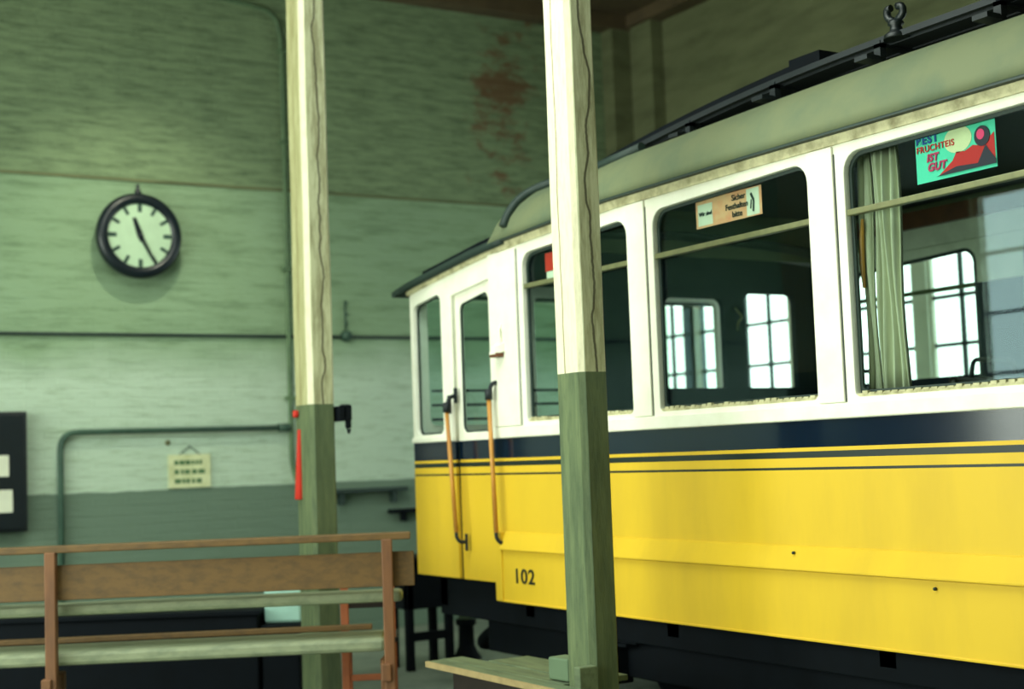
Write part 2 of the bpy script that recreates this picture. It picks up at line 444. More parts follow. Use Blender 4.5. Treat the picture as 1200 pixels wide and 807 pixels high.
# ---- clock
cx, cz = 3.475, 3.325
t = thing('wall_clock', (cx, W, cz), 'round black station clock with pale dial on the end wall', 'clock')
b = B(); R = .325
lathe(b, [(.20,0),(.22,-.04),(.30,-.06),(R+.012,-.075),(R+.022,-.12),(R+.012,-.165),(R-.02,-.18),(R-.062,-.172),(R-.068,-.15)], (cx,W,cz), 'Y', 56)
done('case', b, M['clockblack'], t)
b = B(); lathe(b, [(.0005,-.152),(R-.055,-.152),(R-.055,-.15)], (cx,W,cz), 'Y', 56, 0, False)
done('dial', b, M['clockface'], t)
for h in range(12):
    b = B(); a = h*PI/6; r0, r1 = (.19,.255); wd = .026 if h % 3 else .032
    obox(b, (cx+math.sin(a)*(r0+r1)/2, W-.1545, cz+math.cos(a)*(r0+r1)/2), (wd,.003,r1-r0), 0, 0, 0, 0, a)
    done('hour_mark', b, M['clockgrey'], t)
def hand(name, ang, L, back, w, yy):
    b = B(); a = math.radians(ang)
    vs = []
    for u, v in ((-w*.6,-back),(w*.6,-back),(w,0),(w*.55,L),(-w*.55,L),(-w,0)):
        vs.append((cx+u*math.cos(a)+v*math.sin(a), cz-u*math.sin(a)+v*math.cos(a)))
    lo = [b.verts.new((p[0], yy, p[1])) for p in vs]; hi = [b.verts.new((p[0], yy-.004, p[1])) for p in vs]
    b.faces.new(lo); b.faces.new(hi)
    for i in range(6): b.faces.new((lo[i], lo[(i+1)%6], hi[(i+1)%6], hi[i]))
    return done(name, b, M['clockblack'], t)
hand('minute_hand', 152, .25, .05, .015, W-.163)
hand('hour_hand', -19, .15, .05, .025, W-.158)
b = B(); lathe(b, [(.001,-.175),(.02,-.172),(.022,-.152)], (cx,W,cz), 'Y', 16); done('hub', b, M['clockblack'], t)
b = B(); lathe(b, [(.03,-.03),(.028,.02),(.012,.05),(.018,.065),(.001,.085)], (cx,W-.11,cz+R+.02), 'Z', 14)
done('finial', b, M['clockblack'], t)

# ------------------------------------------------------------------ timber posts
def post(x0, y0, label, seed, hx=.07, hy=.105):
    px, py = x0+hx, y0+hy
    t = thing('timber_post', (px, py, 0), label, 'post')
    b = B(); c = .024; z0, z1 = 0, ZC
    pl = [(-hx+c,-hy),(hx-c*.5,-hy),(hx,-hy+c*.5),(hx,hy-c),(hx-c,hy),(-hx+c,hy),(-hx,hy-c),(-hx,-hy+c)]
    prev = None
    N = 40
    for i in range(N+1):
        z = z0+(z1-z0)*i/N
        k = 1 + (.0 if z < 1.8 else .012*math.sin(z*5+seed))
        ring = [b.verts.new((u*k, v*k, z)) for u, v in pl]
        if prev:
            for j in range(8): b.faces.new((prev[j], prev[(j+1)%8], ring[(j+1)%8], ring[j]))
        else: b.faces.new(ring)
        prev = ring
    b.faces.new(prev)
    bmesh.ops.recalc_face_normals(b, faces=b.faces)
    me = bpy.data.meshes.new('shaft'); b.to_mesh(me); b.free()
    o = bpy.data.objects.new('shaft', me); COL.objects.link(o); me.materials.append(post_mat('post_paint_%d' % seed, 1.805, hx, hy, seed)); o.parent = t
    return t, px, py
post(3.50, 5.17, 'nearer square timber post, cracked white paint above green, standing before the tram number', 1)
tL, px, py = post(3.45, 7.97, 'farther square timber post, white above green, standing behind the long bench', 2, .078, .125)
b = B(); box(b, 3.62, 3.66, 7.93, 8.1, 1.70, 1.79); obox(b, (3.67,7.96,1.75), (.07,.06,.10), 0, 0, .015); obox(b, (3.682,7.95,1.69), (.035,.03,.07), .3, 0, .01)
tube(b, bend([(3.665,7.95,1.72),(3.675,7.93,1.62),(3.69,7.94,1.65)], .02), .007, 6)
done('clamp', b, M['blackiron'], tL, .004)
b = B(); vs = [b.verts.new(p) for p in ((3.441,8.13,1.66),(3.455,8.13,1.66),(3.455,8.17,1.66),(3.441,8.16,1.66),(3.430,8.13,1.24),(3.455,8.13,1.24),(3.455,8.21,1.24),(3.430,8.20,1.24))]
for q in ((0,1,2,3),(4,5,6,7),(0,1,5,4),(2,3,7,6),(1,2,6,5),(0,3,7,4)): b.faces.new([vs[i] for i in q])
prop(done('red_plate', b, M['red'], tL, .004), 'narrow red plate')
b = B(); obox(b, (3.437,8.17,1.755), (.03,.045,.045), 0, 0, .012); done('red_knob', b, M['red'], tL)

# ------------------------------------------------------------------ long bench (seen from behind)
def lerp(a, b, t): return tuple(a[i]+(b[i]-a[i])*t for i in range(len(a)))
BL, BR = (1.855, 7.675), (3.39, 6.885)       # the two back posts
d = Vector((BR[0]-BL[0], BR[1]-BL[1])); Lb = d.length; ang = math.atan2(d.y, d.x); d.normalize()
nrm = Vector((-d.y, d.x))                 # away from the camera
bench = thing('long_bench', (BL[0], BL[1], 0), 'long slatted wooden bench with brown back board, seen from behind', 'bench')
def bpt(s, n, z): return (BL[0]+d.x*s+nrm.x*n, BL[1]+d.y*s+nrm.y*n, z)
def bpart(name, s0, s1, n0, n1, z0, z1, mat, bev=.006, lean=0):
    b = B(); c = bpt((s0+s1)/2, (n0+n1)/2, (z0+z1)/2)
    obox(b, c, (s1-s0, n1-n0, z1-z0), ang, 0, bev, lean); return done(name, b, mat, bench)
bpart('top_rail', -.9, Lb+.125, -.02, .05, 1.040, 1.078, M['benchbrown'], .006)
bpart('back_panel', -.9, Lb+.14, .035, .06, .795, .975, M['benchbrown'], .004)
b = B()
for s, n in ((-.9,0),(Lb+.145,0)): pass
obox(b, bpt((Lb-.75)/2, .20, .735), (Lb+.90, .22, .055), ang, 0, .022); done('upper_slat', b, M['benchgrey'], bench)
b = B(); obox(b, bpt((Lb-.95)/2, .27, .490), (Lb+.9, .40, .07), ang, 0, .02); done('seat', b, M['benchgrey'], bench)
bpart('seat_rail', -.85, Lb-.1, .43, .47, .53, .56, M['benchbrown'])
for s in (0, Lb): bpart('leg', s-.028, s+.028, -.03, .03, 0, 1.045, M['benchorange'])
for s in (0, Lb):
    b = B(); obox(b, bpt(s-.02, .22, .20), (.07, .05, .40), ang, 0, .006); obox(b, bpt(s-.02, .12, .36), (.05, .34, .09), ang, 0, .006)
    done('front_leg', b, M['benchorange'], bench)

# long dark chest behind the bench
t = thing('storage_chest', (2.2, 8.7, 0), 'long low black storage chest on the floor behind the long bench', 'chest')
cd = math.radians(-31.5)
cu_, cv_ = Vector((math.cos(cd), math.sin(cd))), Vector((-math.sin(cd), math.cos(cd)))
def chp(s, n, z): s += .20; n += .10; return (3.42+cu_.x*s+cv_.x*n, 8.62+cu_.y*s+cv_.y*n, z)
b = B(); obox(b, chp(-1.75,0,.27), (3.0,.5,.54), cd, 0, .01); done('body', b, M['blackiron'], t)
b = B(); obox(b, chp(-1.75,0,.555), (3.04,.54,.03), cd, 0, .006); done('lid', b, M['blackiron'], t)
t = thing('low_crate', chp(-.12,0,0), 'low black crate at the end of the long chest, under the pale cyan box', 'crate')
b = B(); obox(b, chp(-.115,0,.225), (.23,.46,.45), cd, 0, .008); done('body', b, M['blackiron'], t)
b = B(); obox(b, chp(-.110,0,.461), (.24,.47,.02), cd, 0, .004); done('lid', b, M['blackiron'], t)
# pale cyan box on the end step of the chest
t = thing('enamel_box', chp(-.12,0,.472), 'small pale cyan enamel box on the low black crate behind the bench', 'box')
b = B(); obox(b, chp(-.11,0,.472+.125), (.235,.30,.248), cd, 0, .02); done('body', b, M['cyanbox'], t)
b = B(); obox(b, chp(-.11,0,.472+.258), (.24,.31,.02), cd, 0, .006); done('lid', b, M['cyanbox'], t)
# wooden chair behind far post
t = thing('wooden_chair', (3.95, 8.55, 0), 'small reddish wooden chair between the long bench and the farther post', 'chair')
def cpart(name, c, size, rz, mat=M['chairwood'], rx=0):
    b = B(); obox(b, c, size, rz, 0, .005, rx); return done(name, b, mat, t)
cr = ang; cc = Vector(bpt(1.60, .74, 0))
def cp(u, v, z): return (cc.x+u*math.cos(cr)-v*math.sin(cr), cc.y+u*math.sin(cr)+v*math.cos(cr), z)
t.location = cc
for u, v, h in ((-.13,-.15,.78),(.13,-.15,.78),(-.13,.15,.44),(.13,.15,.44)): cpart('leg', cp(u,v,h/2), (.045,.045,h), cr)
cpart('seat', cp(0,0,.455), (.32,.36,.03), cr, M['mahog']); cpart('backrest', cp(0,-.15,.67), (.22,.02,.07), cr, M['mahog'])
cpart('stretcher', cp(0,-.15,.25), (.22,.02,.035), cr)
# dark work table past the tram end
t = thing('work_table', (4.77, 9.17, 0), 'dark work table standing behind the front corner of the tram', 'table')
b = B(); box(b, 4.56, 4.98, 9.0, 9.35, .74, .78); done('tabletop', b, M['blackiron'], t, .004)
b = B(); box(b, 4.59, 4.95, 9.03, 9.32, .42, .74); done('drawer_case', b, M['blackiron'], t, .004)
for x, y in ((4.59,9.03),(4.90,9.03),(4.59,9.27),(4.90,9.27)):
    boxo('leg', x, x+.05, y, y+.05, 0, .74, M['blackiron'], t)
boxo('stretcher', 4.62, 4.92, 9.04, 9.07, .20, .26, M['blackiron'], t)

# ------------------------------------------------------------------ low plank platform by the near post
t = thing('low_platform', (3.55, 5.9, 0), 'low platform of worn grey green planks between the near post and the tram', 'platform')
b = B(); box(b, 3.41, 3.492, 5.20, 6.50, .425, .45); box(b, 3.497, 3.62, 5.40, 6.52, .425, .45); done('plank', b, M['plank'], t, .004)
b = B(); box(b, 3.63, 3.86, 5.42, 6.28, .425, .452); done('plank', b, M['plank'], t, .004)
b = B(); box(b, 3.395, 3.409, 5.20, 6.50, .422, .449); done('edge_strip', b, M['plankedge'], t)
boxo('end_board', 3.40, 3.49, 5.12, 5.165, 0, .56, M['plank'], t, .005)
b = B(); box(b, 3.43, 3.46, 5.25, 6.28, .05, .425); done('side_board', b, M['mahog'], t)
for y in (5.45, 6.20): boxo('leg', 3.47, 3.80, y, y+.06, 0, .425, M['mahog'], t)
b = B(); obox(b, (3.57, 5.48, .504), (.10, .14, .10), .1, 0, .008)
prop(done('timber_block', b, M['green_block']), 'small green grey timber block lying on the low platform against the post', 'block')

# ------------------------------------------------------------------ the tram
X0, X1 = 4.2, 6.75
Y0, Y1 = -1.4, 8.10
YD = 7.10
tram = thing('tram', ((X0+X1)/2, 4.0, 0), 'yellow and cream vintage tram with dark blue waistband and number 102', 'tram')
def side(u, v, w): return (X0+.02+w, u, v)
GZ = [(-3,2.70),(4.9,2.725),(5.9,2.72),(6.4,2.69),(6.9,2.668),(7.26,2.64),(8.04,2.55),(8.25,2.515)]
def gz(y): return interp(GZ, y)
BANDS = [(.74,1.35,0),(1.35,1.361,1),(1.361,1.40,0),(1.40,1.427,1),(1.427,1.443,0),(1.443,1.555,2)]
BM = [M['yellow'], M['stripe'], M['navy'], M['cream']]
def banded(name, x0, x1, y0, y1, parent, zlo=.74, extra=()):
    b = B()
    for z0, z1, mi in BANDS:
        box(b, x0, x1, y0, y1, max(z0, zlo) if z0 < 1 else z0, z1, mi)
    for e in extra: box(b, *e)
    return done(name, b, BM, parent)
banded('side_panel', X0, X0+.04, Y0, YD-.0, tram)
banded('platform_panel', X0, X0+.04, 7.565, Y1, tram, .745)
banded('end_panel', X0+.04, X1-.04, Y1-.04, Y1, tram, .745)
banded('far_side_panel', X1-.04, X1, Y0, Y1, tram)
# windows (right edge y0, left edge y1, sloping head)
WIN = [(-.74,.35,2.635,2.635),(.56,1.65,2.635,2.635),(1.86,2.95,2.635,2.635),(3.16,4.25,2.632,2.635),(4.46,5.545,2.612,2.635),(5.755,6.75,2.572,2.605)]
outline = [(Y0,1.555),(YD,1.555),(YD,gz(YD)-.01),(6.4,gz(6.4)-.01),(5.9,gz(5.9)-.01),(4.9,gz(4.9)-.01),(Y0,gz(Y0)-.01)]
holes = [rrect(a, b_, 1.635, zl, zr, .085, .03) for a, b_, zl, zr in WIN]
sheet('window_side', outline, holes, M['cream'], tram, side, .034, .003)
FWIN = [w if i != 4 else (4.46,5.41,2.61,2.635) for i, w in enumerate(WIN)]
holes = [rrect(a, b_, 1.635, zl-.03, zr-.03, .085, .03) for a, b_, zl, zr in FWIN]
sheet('far_window_side', outline, holes, [M['interior']], tram, lambda u, v, w: (X1-.02+w, u, v), .034, .003)
# platform side with drooping head
outline = [(7.565,1.555),(Y1,1.555),(Y1,gz(Y1)-.01),(YD,gz(YD)-.01),(YD,2.48),(7.565,2.43)]
sheet('platform_window_side', outline, [rrect(7.70,8.06,1.60,2.42,2.455,.05,.05)], M['cream'], tram, side, .034, .003)
# sliding door with tall window
door = banded('door', X0+.025, X0+.05, 7.105, 7.565, tram, .735)
dl = sheet('door_upper', [(7.105,1.555),(7.565,1.555),(7.565,2.45),(7.105,2.50)], [rrect(7.165,7.51,1.60,2.375,2.41,.05,.05)], M['cream'], door, lambda u, v, w: (X0+.038+w, u, v), .022, .002)
for y in (7.559, 7.105): boxo('door_seam', X0+.019, X0+.026, y, y+.005, .74, 1.555, M['stripe'], door)
b = B(); box(b, X0-.022, X0+.002, 7.59, 7.615, 1.72, 1.83); done('door_handle', b, M['blackiron'], tram, .005)
planeX('door_pane', X0+.038, 7.14, 7.53, 1.60, 2.42, M['glass'], door)
# sill rail, head fascia, gutter
b = B(); box(b, X0-.014, X0+.01, Y0, YD, 1.556, 1.618); box(b, X0-.01, X0+.01, 7.57, Y1+.01, 1.556, 1.59)
box(b, X0-.006, X0+.01, 7.57, 7.62, 1.59, 2.43)
done('sill_rail', b, M['cream'], tram, .006)
ys = [Y0+ (8.22-Y0)*i/60 for i in range(61)]
def ribbon(name, prof, mat, y0=Y0, y1=8.22, parent=tram, mirror=False):
    """sweep an (x, dz) closed profile along the drooping eave"""
    b = B(); prev = None
    yy = [y0+(y1-y0)*i/50 for i in range(51)]
    for y in yy:
        r = [b.verts.new(((X0+X1-x) if mirror else x, y, gz(y)+dz)) for x, dz in prof]
        if prev:
            for j in range(len(r)): b.faces.new((prev[j], prev[(j+1)%len(r)], r[(j+1)%len(r)], r[j]))
        else: b.faces.new(r)
        prev = r
    b.faces.new(prev); return done(name, b, mat, parent)
ribbon('fascia', [(X0-.012,-.052),(X0+.02,-.052),(X0+.02,-.008),(X0-.018,-.008)], M['cream_dirty'], Y0, 8.12)
ribbon('gutter', [(X0-.05,-.012),(X0+.03,-.012),(X0+.03,.012),(X0-.042,.016)], M['gutter'])
# pillar plates between windows
for (a, b_, zl, zr), (a2, b2, _, _) in zip(WIN[:-1], WIN[1:]):
    boxo('pillar_plate', X0-.012, X0+.004, b_+.05, a2-.012, 1.62, gz(b_)-.055, M['cream'], tram, .004)
boxo('pillar_plate', X0-.016, X0+.004, 6.80, 7.095, 1.62, gz(7.0)-.055, M['cream'], tram, .004)
for a, b_, zl, zr in WIN:
    y = b_+.046
    b = B(); box(b, X0-.002, X0+.0035, y-.002, y+.003, 1.62, zr-.0); done('pillar_seam', b, M['gutter'], tram)
# window units: frame, panes, middle bar, worn lower edge
def window_unit(a, b_, zl, zr, X, inner, bars=True):
    o = [(p[0], p[1]) for p in rrect(a-.004, b_+.004, 1.631, zl+.004, zr+.004, .088, .032)]
    h = rrect(a+.018, b_-.018, 1.665, zl-.018, zr-.018, .07, .02)
    f = sheet('window_frame', o, [h], M['gutter'], tram, lambda u, v, w: (X+w, u, v), .012, 0)
    planeX('pane', X+inner*.006, a, b_, 1.64, min(zl, zr), M['glass'], f)
    zs = 2.372 if inner > 0 else 2.345
    b = B(); box(b, X-.03*inner, X+.004, a+.004, b_-.004, zs, zs+.026)
    done('sash_bar', b, M['brass'], f, .004)
    b = B(); 
    box(b, X-.032*inner, X, a+.01, b_-.01, 1.636, 1.652); n = 26
    for i in range(n):
        y = a+.02+(b_-a-.05)*i/n; 
        if inner > 0: box(b, X-.036, X-.02, y, y+.028, 1.648, 1.654+random.uniform(0,.008))
    done('putty_edge', b, M['cream_dirty'], f)
for w in WIN: window_unit(*w, X0+.035, 1)
for a, b_, zl, zr in FWIN: window_unit(a, b_, zl-.03, zr-.03, X1-.035, -1)
planeX('pane', X0+.032, 7.69, 8.07, 1.59, 2.46, M['glass'], tram)
sheet('window_frame', rrect(7.696,8.064,1.596,2.425,2.46,.052,.052), [rrect(7.710,8.052,1.615,2.411,2.446,.042,.045)], M['gutter'], tram, lambda u, v, w: (X0+.03+w, u, v), .01, 0)
sheet('window_frame', rrect(7.161,7.514,1.596,2.379,2.414,.052,.052), [rrect(7.173,7.502,1.612,2.366,2.40,.042,.045)], M['gutter'], door, lambda u, v, w: (X0+.034+w, u, v), .01, 0)
# front end of the tram (faces the end wall)
EH = [rrect(4.30,5.0,1.66,2.50,None,.05,.05), rrect(5.10,5.85,1.66,2.50,None,.05,.05), rrect(5.95,6.65,1.66,2.50,None,.05,.05)]
sheet('end_window_side', [(X0+.04,1.555),(X1-.04,1.555),(X1-.04,2.55),(5.475,2.64),(X0+.04,2.55)], EH, M['cream'], tram, lambda u, v, w: (u, Y1-.02+w, v), .034, .002)
planeY('end_pane', Y1-.022, X0+.05, X1-.05, 1.6, 2.45, M['glass'], tram)
b = B()
for z in (1.70,1.79,1.88): tube(b, [(4.3,Y1-.07,z),(5.85,Y1-.07,z)], .009, 8)
done('window_guard_bars', b, M['darkmetal'], tram)
# bulkhead between saloon and platform
BH = [rrect(4.45,4.86,1.66,2.44,None,.05,.03), rrect(5.43,5.905,1.83,2.40,None,.06,.02), rrect(6.07,6.50,1.83,2.44,None,.06,.02)]
bk = sheet('bulkhead', [(X0+.05,.8),(X1-.05,.8),(X1-.05,2.62),(5.475,2.72),(X0+.05,2.62)], BH, M['bluewood'], tram, lambda u, v, w: (u, YD+w, v), .04, .003)
planeY('bulkhead_pane', YD, X0+.2, X1-.2, 1.65, 2.45, M['glassclear'], bk)
b = B(); tube(b, bend([(5.985,YD-.03,2.34),(6.01,YD-.07,2.28),(5.97,YD-.07,2.24),(6.0,YD-.03,2.20)], .02), .008, 8); done('door_hook', b, M['brass'], bk)
# saloon interior
boxo('saloon_floor', X0+.04, X1-.04, Y0, Y1-.04, .74, .80, M['rubber'], tram)
b = B(); box(b, X1-.07, X1-.042, Y0, YD, .8, 1.83)
for (a, b_, _, _), (a2, _, _, _) in zip(FWIN[:-1], FWIN[1:]): box(b, X1-.07, X1-.042, b_+.01, a2-.01, 1.83, 2.36)
done('far_lining', b, M['bluewood'], tram)
boxo('near_lining', X0+.042, X0+.07, Y0, YD, .8, 1.62, M['mahog'], tram)
boxo('saloon_ceiling', X0+.16, X1-.16, Y0, 6.7, 2.86, 2.875, M['bluewood'], tram)
b = B(); box(b, X1-.13, X1-.06, Y0, 6.6, 2.74, 2.84); done('cornice', b, M['brownwood'], tram)
b = B(); box(b, X1-.08, X1-.06, Y0, 6.6, 2.62, 2.75); done('cove_panel', b, M['interior'], tram)
b = B(); box(b, X0+.06, X0+.09, Y0, 6.6, 2.64, 2.80); done('near_cornice', b, M['mahog'], tram)
for i, y in enumerate((6.15, 5.25, 4.2, 3.2)):
    b = B(); box(b, 5.85, 6.62, y, y+.42, 1.16, 1.24, 0); box(b, 5.85, 6.62, y-.05, y, 1.16, 1.78, 0)
    box(b, 5.9, 6.6, y+.1, y+.3, .8, 1.16)
    s = done('seat', b, M['mahog'], tram, .02)
    b = B(); tube(b, bend([(6.0,y-.03,1.77),(6.02,y-.03,1.87),(6.32,y-.03,1.87),(6.36,y-.03,1.77)], .04), .012, 8); done('grab_handle', b, M['darkmetal'], s)
# curtains inside
def curtain(y0, y1, z0, z1, X, nf, amp=.018):
    b = B(); prev = None; n = nf*8
    for i in range(n+1):
        y = y0+(y1-y0)*i/n; x = X+amp*math.sin(i*2*PI/8)+.006*math.sin(i*1.3)
        sw = .03*math.sin(i/n*PI)
        r = [b.verts.new((x+.01*math.sin(k*.9+i*.2), y+(k/8)**2*sw*(.2 if i>n/2 else -.2), z1+(z0-z1)*k/8)) for k in range(9)]
        if prev:
            for j in range(8):
                f = b.faces.new((prev[j], prev[j+1], r[j+1], r[j])); f.smooth = True
        prev = r
    o = done('curtain', b, M['curtain'], tram); s = o.modifiers.new('s', 'SOLIDIFY'); s.thickness = .003
    return o
curtain(4.075, 4.20, 1.62, 2.66, X0+.115, 4)
curtain(4.205, 4.255, 1.62, 2.66, X0+.10, 2, .010)
# leather strap by that curtain
b = B(); tube(b, [(X0+.07,4.225,2.36),(X0+.07,4.235,2.28),(X0+.07,4.24,2.18),(X0+.07,4.235,2.08)], [.006,.011,.011,.006], 8); done('window_strap', b, M['grip'], tram)
b = B(); tube(b, [(X0+.09,4.49,2.02),(X0+.09,4.487,1.9),(X0+.09,4.485,1.78)], [.004,.008,.004], 8); done('window_strap', b, M['grip'], tram)

# roof shell with a rounded front end
RH = [(-.05,0),(-.04,.05),(-.015,.115),(.04,.19),(.12,.26),(.24,.31),(.42,.34),(.75,.37),(1.275,.40)]
def roof_ring(y, k):
    out = []; hs = interp([(4.3,1),(6.2,.88),(6.9,.98)], y)
    for dx, h in RH:
        hh = h*hs*k; out.append((X0+dx, gz(y)+hh))
    full = out+[(X0+X1-x, z) for x, z in out[::-1][1:]]
    return full
b = B(); prev = None
ylist = [Y0+(6.92-Y0)*i/24 for i in range(25)]+[6.92+.12*math.sin(a*PI/16) for a in range(1,9)]
for y in ylist:
    k = 1.0 if y <= 6.92 else max(.10, math.sqrt(max(0, 1-((y-6.92)/.12)**2)))
    r = [b.verts.new((x, y, z)) for x, z in roof_ring(y, k)]
    if prev:
        for j in range(len(r)-1): b.faces.new((prev[j], prev[j+1], r[j+1], r[j])).smooth = True
    prev = r
b.faces.new(prev)
o = done('main_roof', b, M['roofgreen'], tram); s = o.modifiers.new('s', 'SOLIDIFY'); s.thickness = .03; s.offset = -1
b = B(); prev = None
for i in range(13):
    y = 6.9+(8.24-6.9)*i/12; k = 1 if i < 9 else math.sqrt(1-((i-9)/3.3)**2)
    pr = [(-.05,0),(.05,.02),(.3,.06),(.7,.09),(1.275,.11)]
    w = 1.0
    pts = [(X0+dx, gz(y)+h*k) for dx, h in pr]; pts = pts+[(X0+X1-x, z) for x, z in pts[::-1][1:]]
    r = [b.verts.new((x, y, z)) for x, z in pts]
    if prev:
        for j in range(len(r)-1): b.faces.new((prev[j], prev[j+1], r[j+1], r[j])).smooth = True
    prev = r
o = done('platform_roof', b, M['gutter'], tram); s = o.modifiers.new('s', 'SOLIDIFY'); s.thickness = .03; s.offset = -1
boxo('end_gutter', X0-.05, X1+.05, 8.2, 8.25, 2.49, 2.525, M['gutter'], tram)
b = B()
for dx in (0.03,.13,.23):
    for i in range(6):
        ya, yb = 7.12+.145*i, 7.12+.145*(i+1)
        c = ((X0+dx+.05), (ya+yb)/2, (gz(ya)+gz(yb))/2+.055); obox(b, c, (.08, .15, .035), 0, 0, 0, math.atan2(gz(yb)-gz(ya), yb-ya))
done('roof_duckboard', b, M['blackiron'], tram)
# dark trim that curves down over the roof end
b = B(); pts = []
for y, dx, h in ((5.9,.24,.31),(6.3,.24,.31),(6.6,.23,.305),(6.73,.17,.285),(6.80,.10,.245),(6.83,.04,.19),(6.845,-.01,.115),(6.85,-.035,.05)):
    pts.append((X0+dx-.012, y, gz(y)+h*interp([(4.3,1),(6.2,.88),(6.9,.98)], y)+.012))
tube(b, bend(pts, .1), .026, 10); done('roof_trim', b, M['gutter'], tram)
# running board on the roof, its brackets, upper timber
def zr(y): return 3.14-.030*max(0, y-4.2)**2
b = B(); prev = None
for x0, x1, dz in ((X0+.28,X0+.31,0),(X0+.33,X0+.45,-.005),(X0+.47,X0+.59,-.005)):
    n = 40; prev = None
    for i in range(n+1):
        y = 1.0+(6.45-1.0)*i/n
        r = [b.verts.new(p) for p in ((x0,y,zr(y)+dz-.012),(x1,y,zr(y)+dz-.012),(x1,y,zr(y)+dz+.014),(x0,y,zr(y)+dz+.014))]
        if prev:
            for j in range(4): b.faces.new((prev[j], prev[(j+1)%4], r[(j+1)%4], r[j]))
        else: b.faces.new(r)
        prev = r
    b.faces.new(prev)
run = done('running_board', b, M['darkmetal'], tram)
b = B(); prev = None
for i in range(31):
    y = 4.72+(6.45-4.72)*i/30; z = zr(y)
    r = [b.verts.new(p) for p in ((X0+.36,y,z+.035),(X0+.50,y,z+.035),(X0+.50,y,z+.075),(X0+.36,y,z+.075))]
    if prev:
        for j in range(4): b.faces.new((prev[j], prev[(j+1)%4], r[(j+1)%4], r[j]))
    else: b.faces.new(r)
    prev = r
b.faces.new(prev); box(b, X0+.34, X0+.52, 4.70, 4.90, zr(4.8)+.02, zr(4.8)+.09)
done('roof_timber', b, M['blackiron'], run)
for y in (6.20,5.58,4.95,4.29,3.66,3.03,2.4):
    b = B(); box(b, X0+.275, X0+.31, y-.018, y+.018, zr(y)-.07, zr(y)); box(b, X0+.275, X0+.55, y-.018, y+.018, zr(y)-.03, zr(y)-.012)
    box(b, X0+.20, X0+.31, y-.014, y+.06, zr(y)-.085, zr(y)-.065)
    done('bracket', b, M['darkmetal'], run)
# insulator clamp standing on the board
for y, sc in ((4.20,1.0),(3.56,1.0)):
    z = zr(y)-.025; b = B(); x = X0+.30
    lathe(b, [(.055,0),(.05,.02),(.028,.035),(.024,.055),(.035,.065),(.028,.08)], (x,y,z+.012), 'Z', 16)
    tube(b, bend([(x,y-.0,z+.085),(x,y-.045,z+.11),(x,y-.040,z+.145),(x,y-.012,z+.15)], .02), .016, 8)
    tube(b, bend([(x,y,z+.085),(x,y+.045,z+.11),(x,y+.045,z+.15),(x,y+.022,z+.15)], .02), .016, 8)
    if y > 4: done('insulator', b, M['ceramic'], tram)
    else:
        b.free(); b = B(); box(b, x-.03, x+.05, y-.05, y+.1, z+.01, z+.06); done('roof_block', b, M['blackiron'], tram)

# lower skirt with raised strip
b = B()
sx = X0-.035
def prism(b, pts, y0, y1, mi=0):
    A = [b.verts.new((x, y0, z)) for x, z in pts]; C = [b.verts.new((x, y1, z)) for x, z in pts]
    b.faces.new(A).material_index = mi; b.faces.new(C).material_index = mi
    for j in range(len(A)): b.faces.new((A[j], A[(j+1)%len(A)], C[(j+1)%len(A)], C[j])).material_index = mi
prism(b, [(sx+.010,.645),(sx+.005,.650),(sx+.010,.655),(sx+.010,.94),(X0+.01,.94),(X0+.01,.645)], Y0, 7.08)
prism(b, [(sx+.012,.930),(sx-.012,.934),(sx-.012,.942),(X0-.008,1.030),(X0+.003,1.035),(X0+.003,.930)], Y0, 7.02)
box(b, sx+.0, X0+.01, 7.02, 7.09, .648, 1.030)
box(b, sx+.004, X0+.01, Y0, 7.08, .645, .655)
sk = done('skirt_panel', b, M['yellow'], tram, .003)
for y, z in ((4.63,1.005),(3.86,.90)):
    b = B()
    lathe(b, [(.001,-.012),(.006,-.010),(.007,0)], (sx+.012 if z > .95 else sx+.008, y, z), 'X', 8)
    done('rivet', b, M['gutter'], sk)
def onskirt(u, v, w): return (sx+.007-w, 6.905-u*1.25, .758+v)
text('fleet_number', '102', .112, M['stripe'], sk, onskirt, 0, .0016, 1.08)

# handrails with turned wooden grips
def handrail(y1, z1, y2, z2):
    x = X0-.062
    b = B(); tube(b, [(x,y1,z1),(x,y2,z2)], [.0125,.0135], 12)
    g = done('handrail', b, M['grip'], tram)
    b = B()
    tube(b, bend([(X0+.0,y1-.01,z1+.075),(x+.015,y1-.008,z1+.065),(x,y1,z1-.0)], .03), .013, 8)
    lathe(b, [(.022,-.03),(.022,.03)], (x,y1,z1+.005), 'Z', 10)
    obox(b, (X0-.004,y1-.01,z1+.075), (.012,.03,.09), 0, 0, .003)
    done('top_bracket', b, M['darkmetal'], g)
    b = B()
    tube(b, bend([(x,y2,z2+.03),(x,y2-.0,z2-.03),(x+.02,y2-.01,z2-.06),(X0,y2-.015,z2-.055)], .03), .011, 8)
    obox(b, (X0-.004,y2-.015,z2-.06), (.012,.022,.10), 0, 0, .003)
    done('bottom_bracket', b, M['darkmetal'], g)
handrail(7.55, 1.75, 7.48, 1.02)
handrail(7.05, 1.80, 7.02, 1.03)
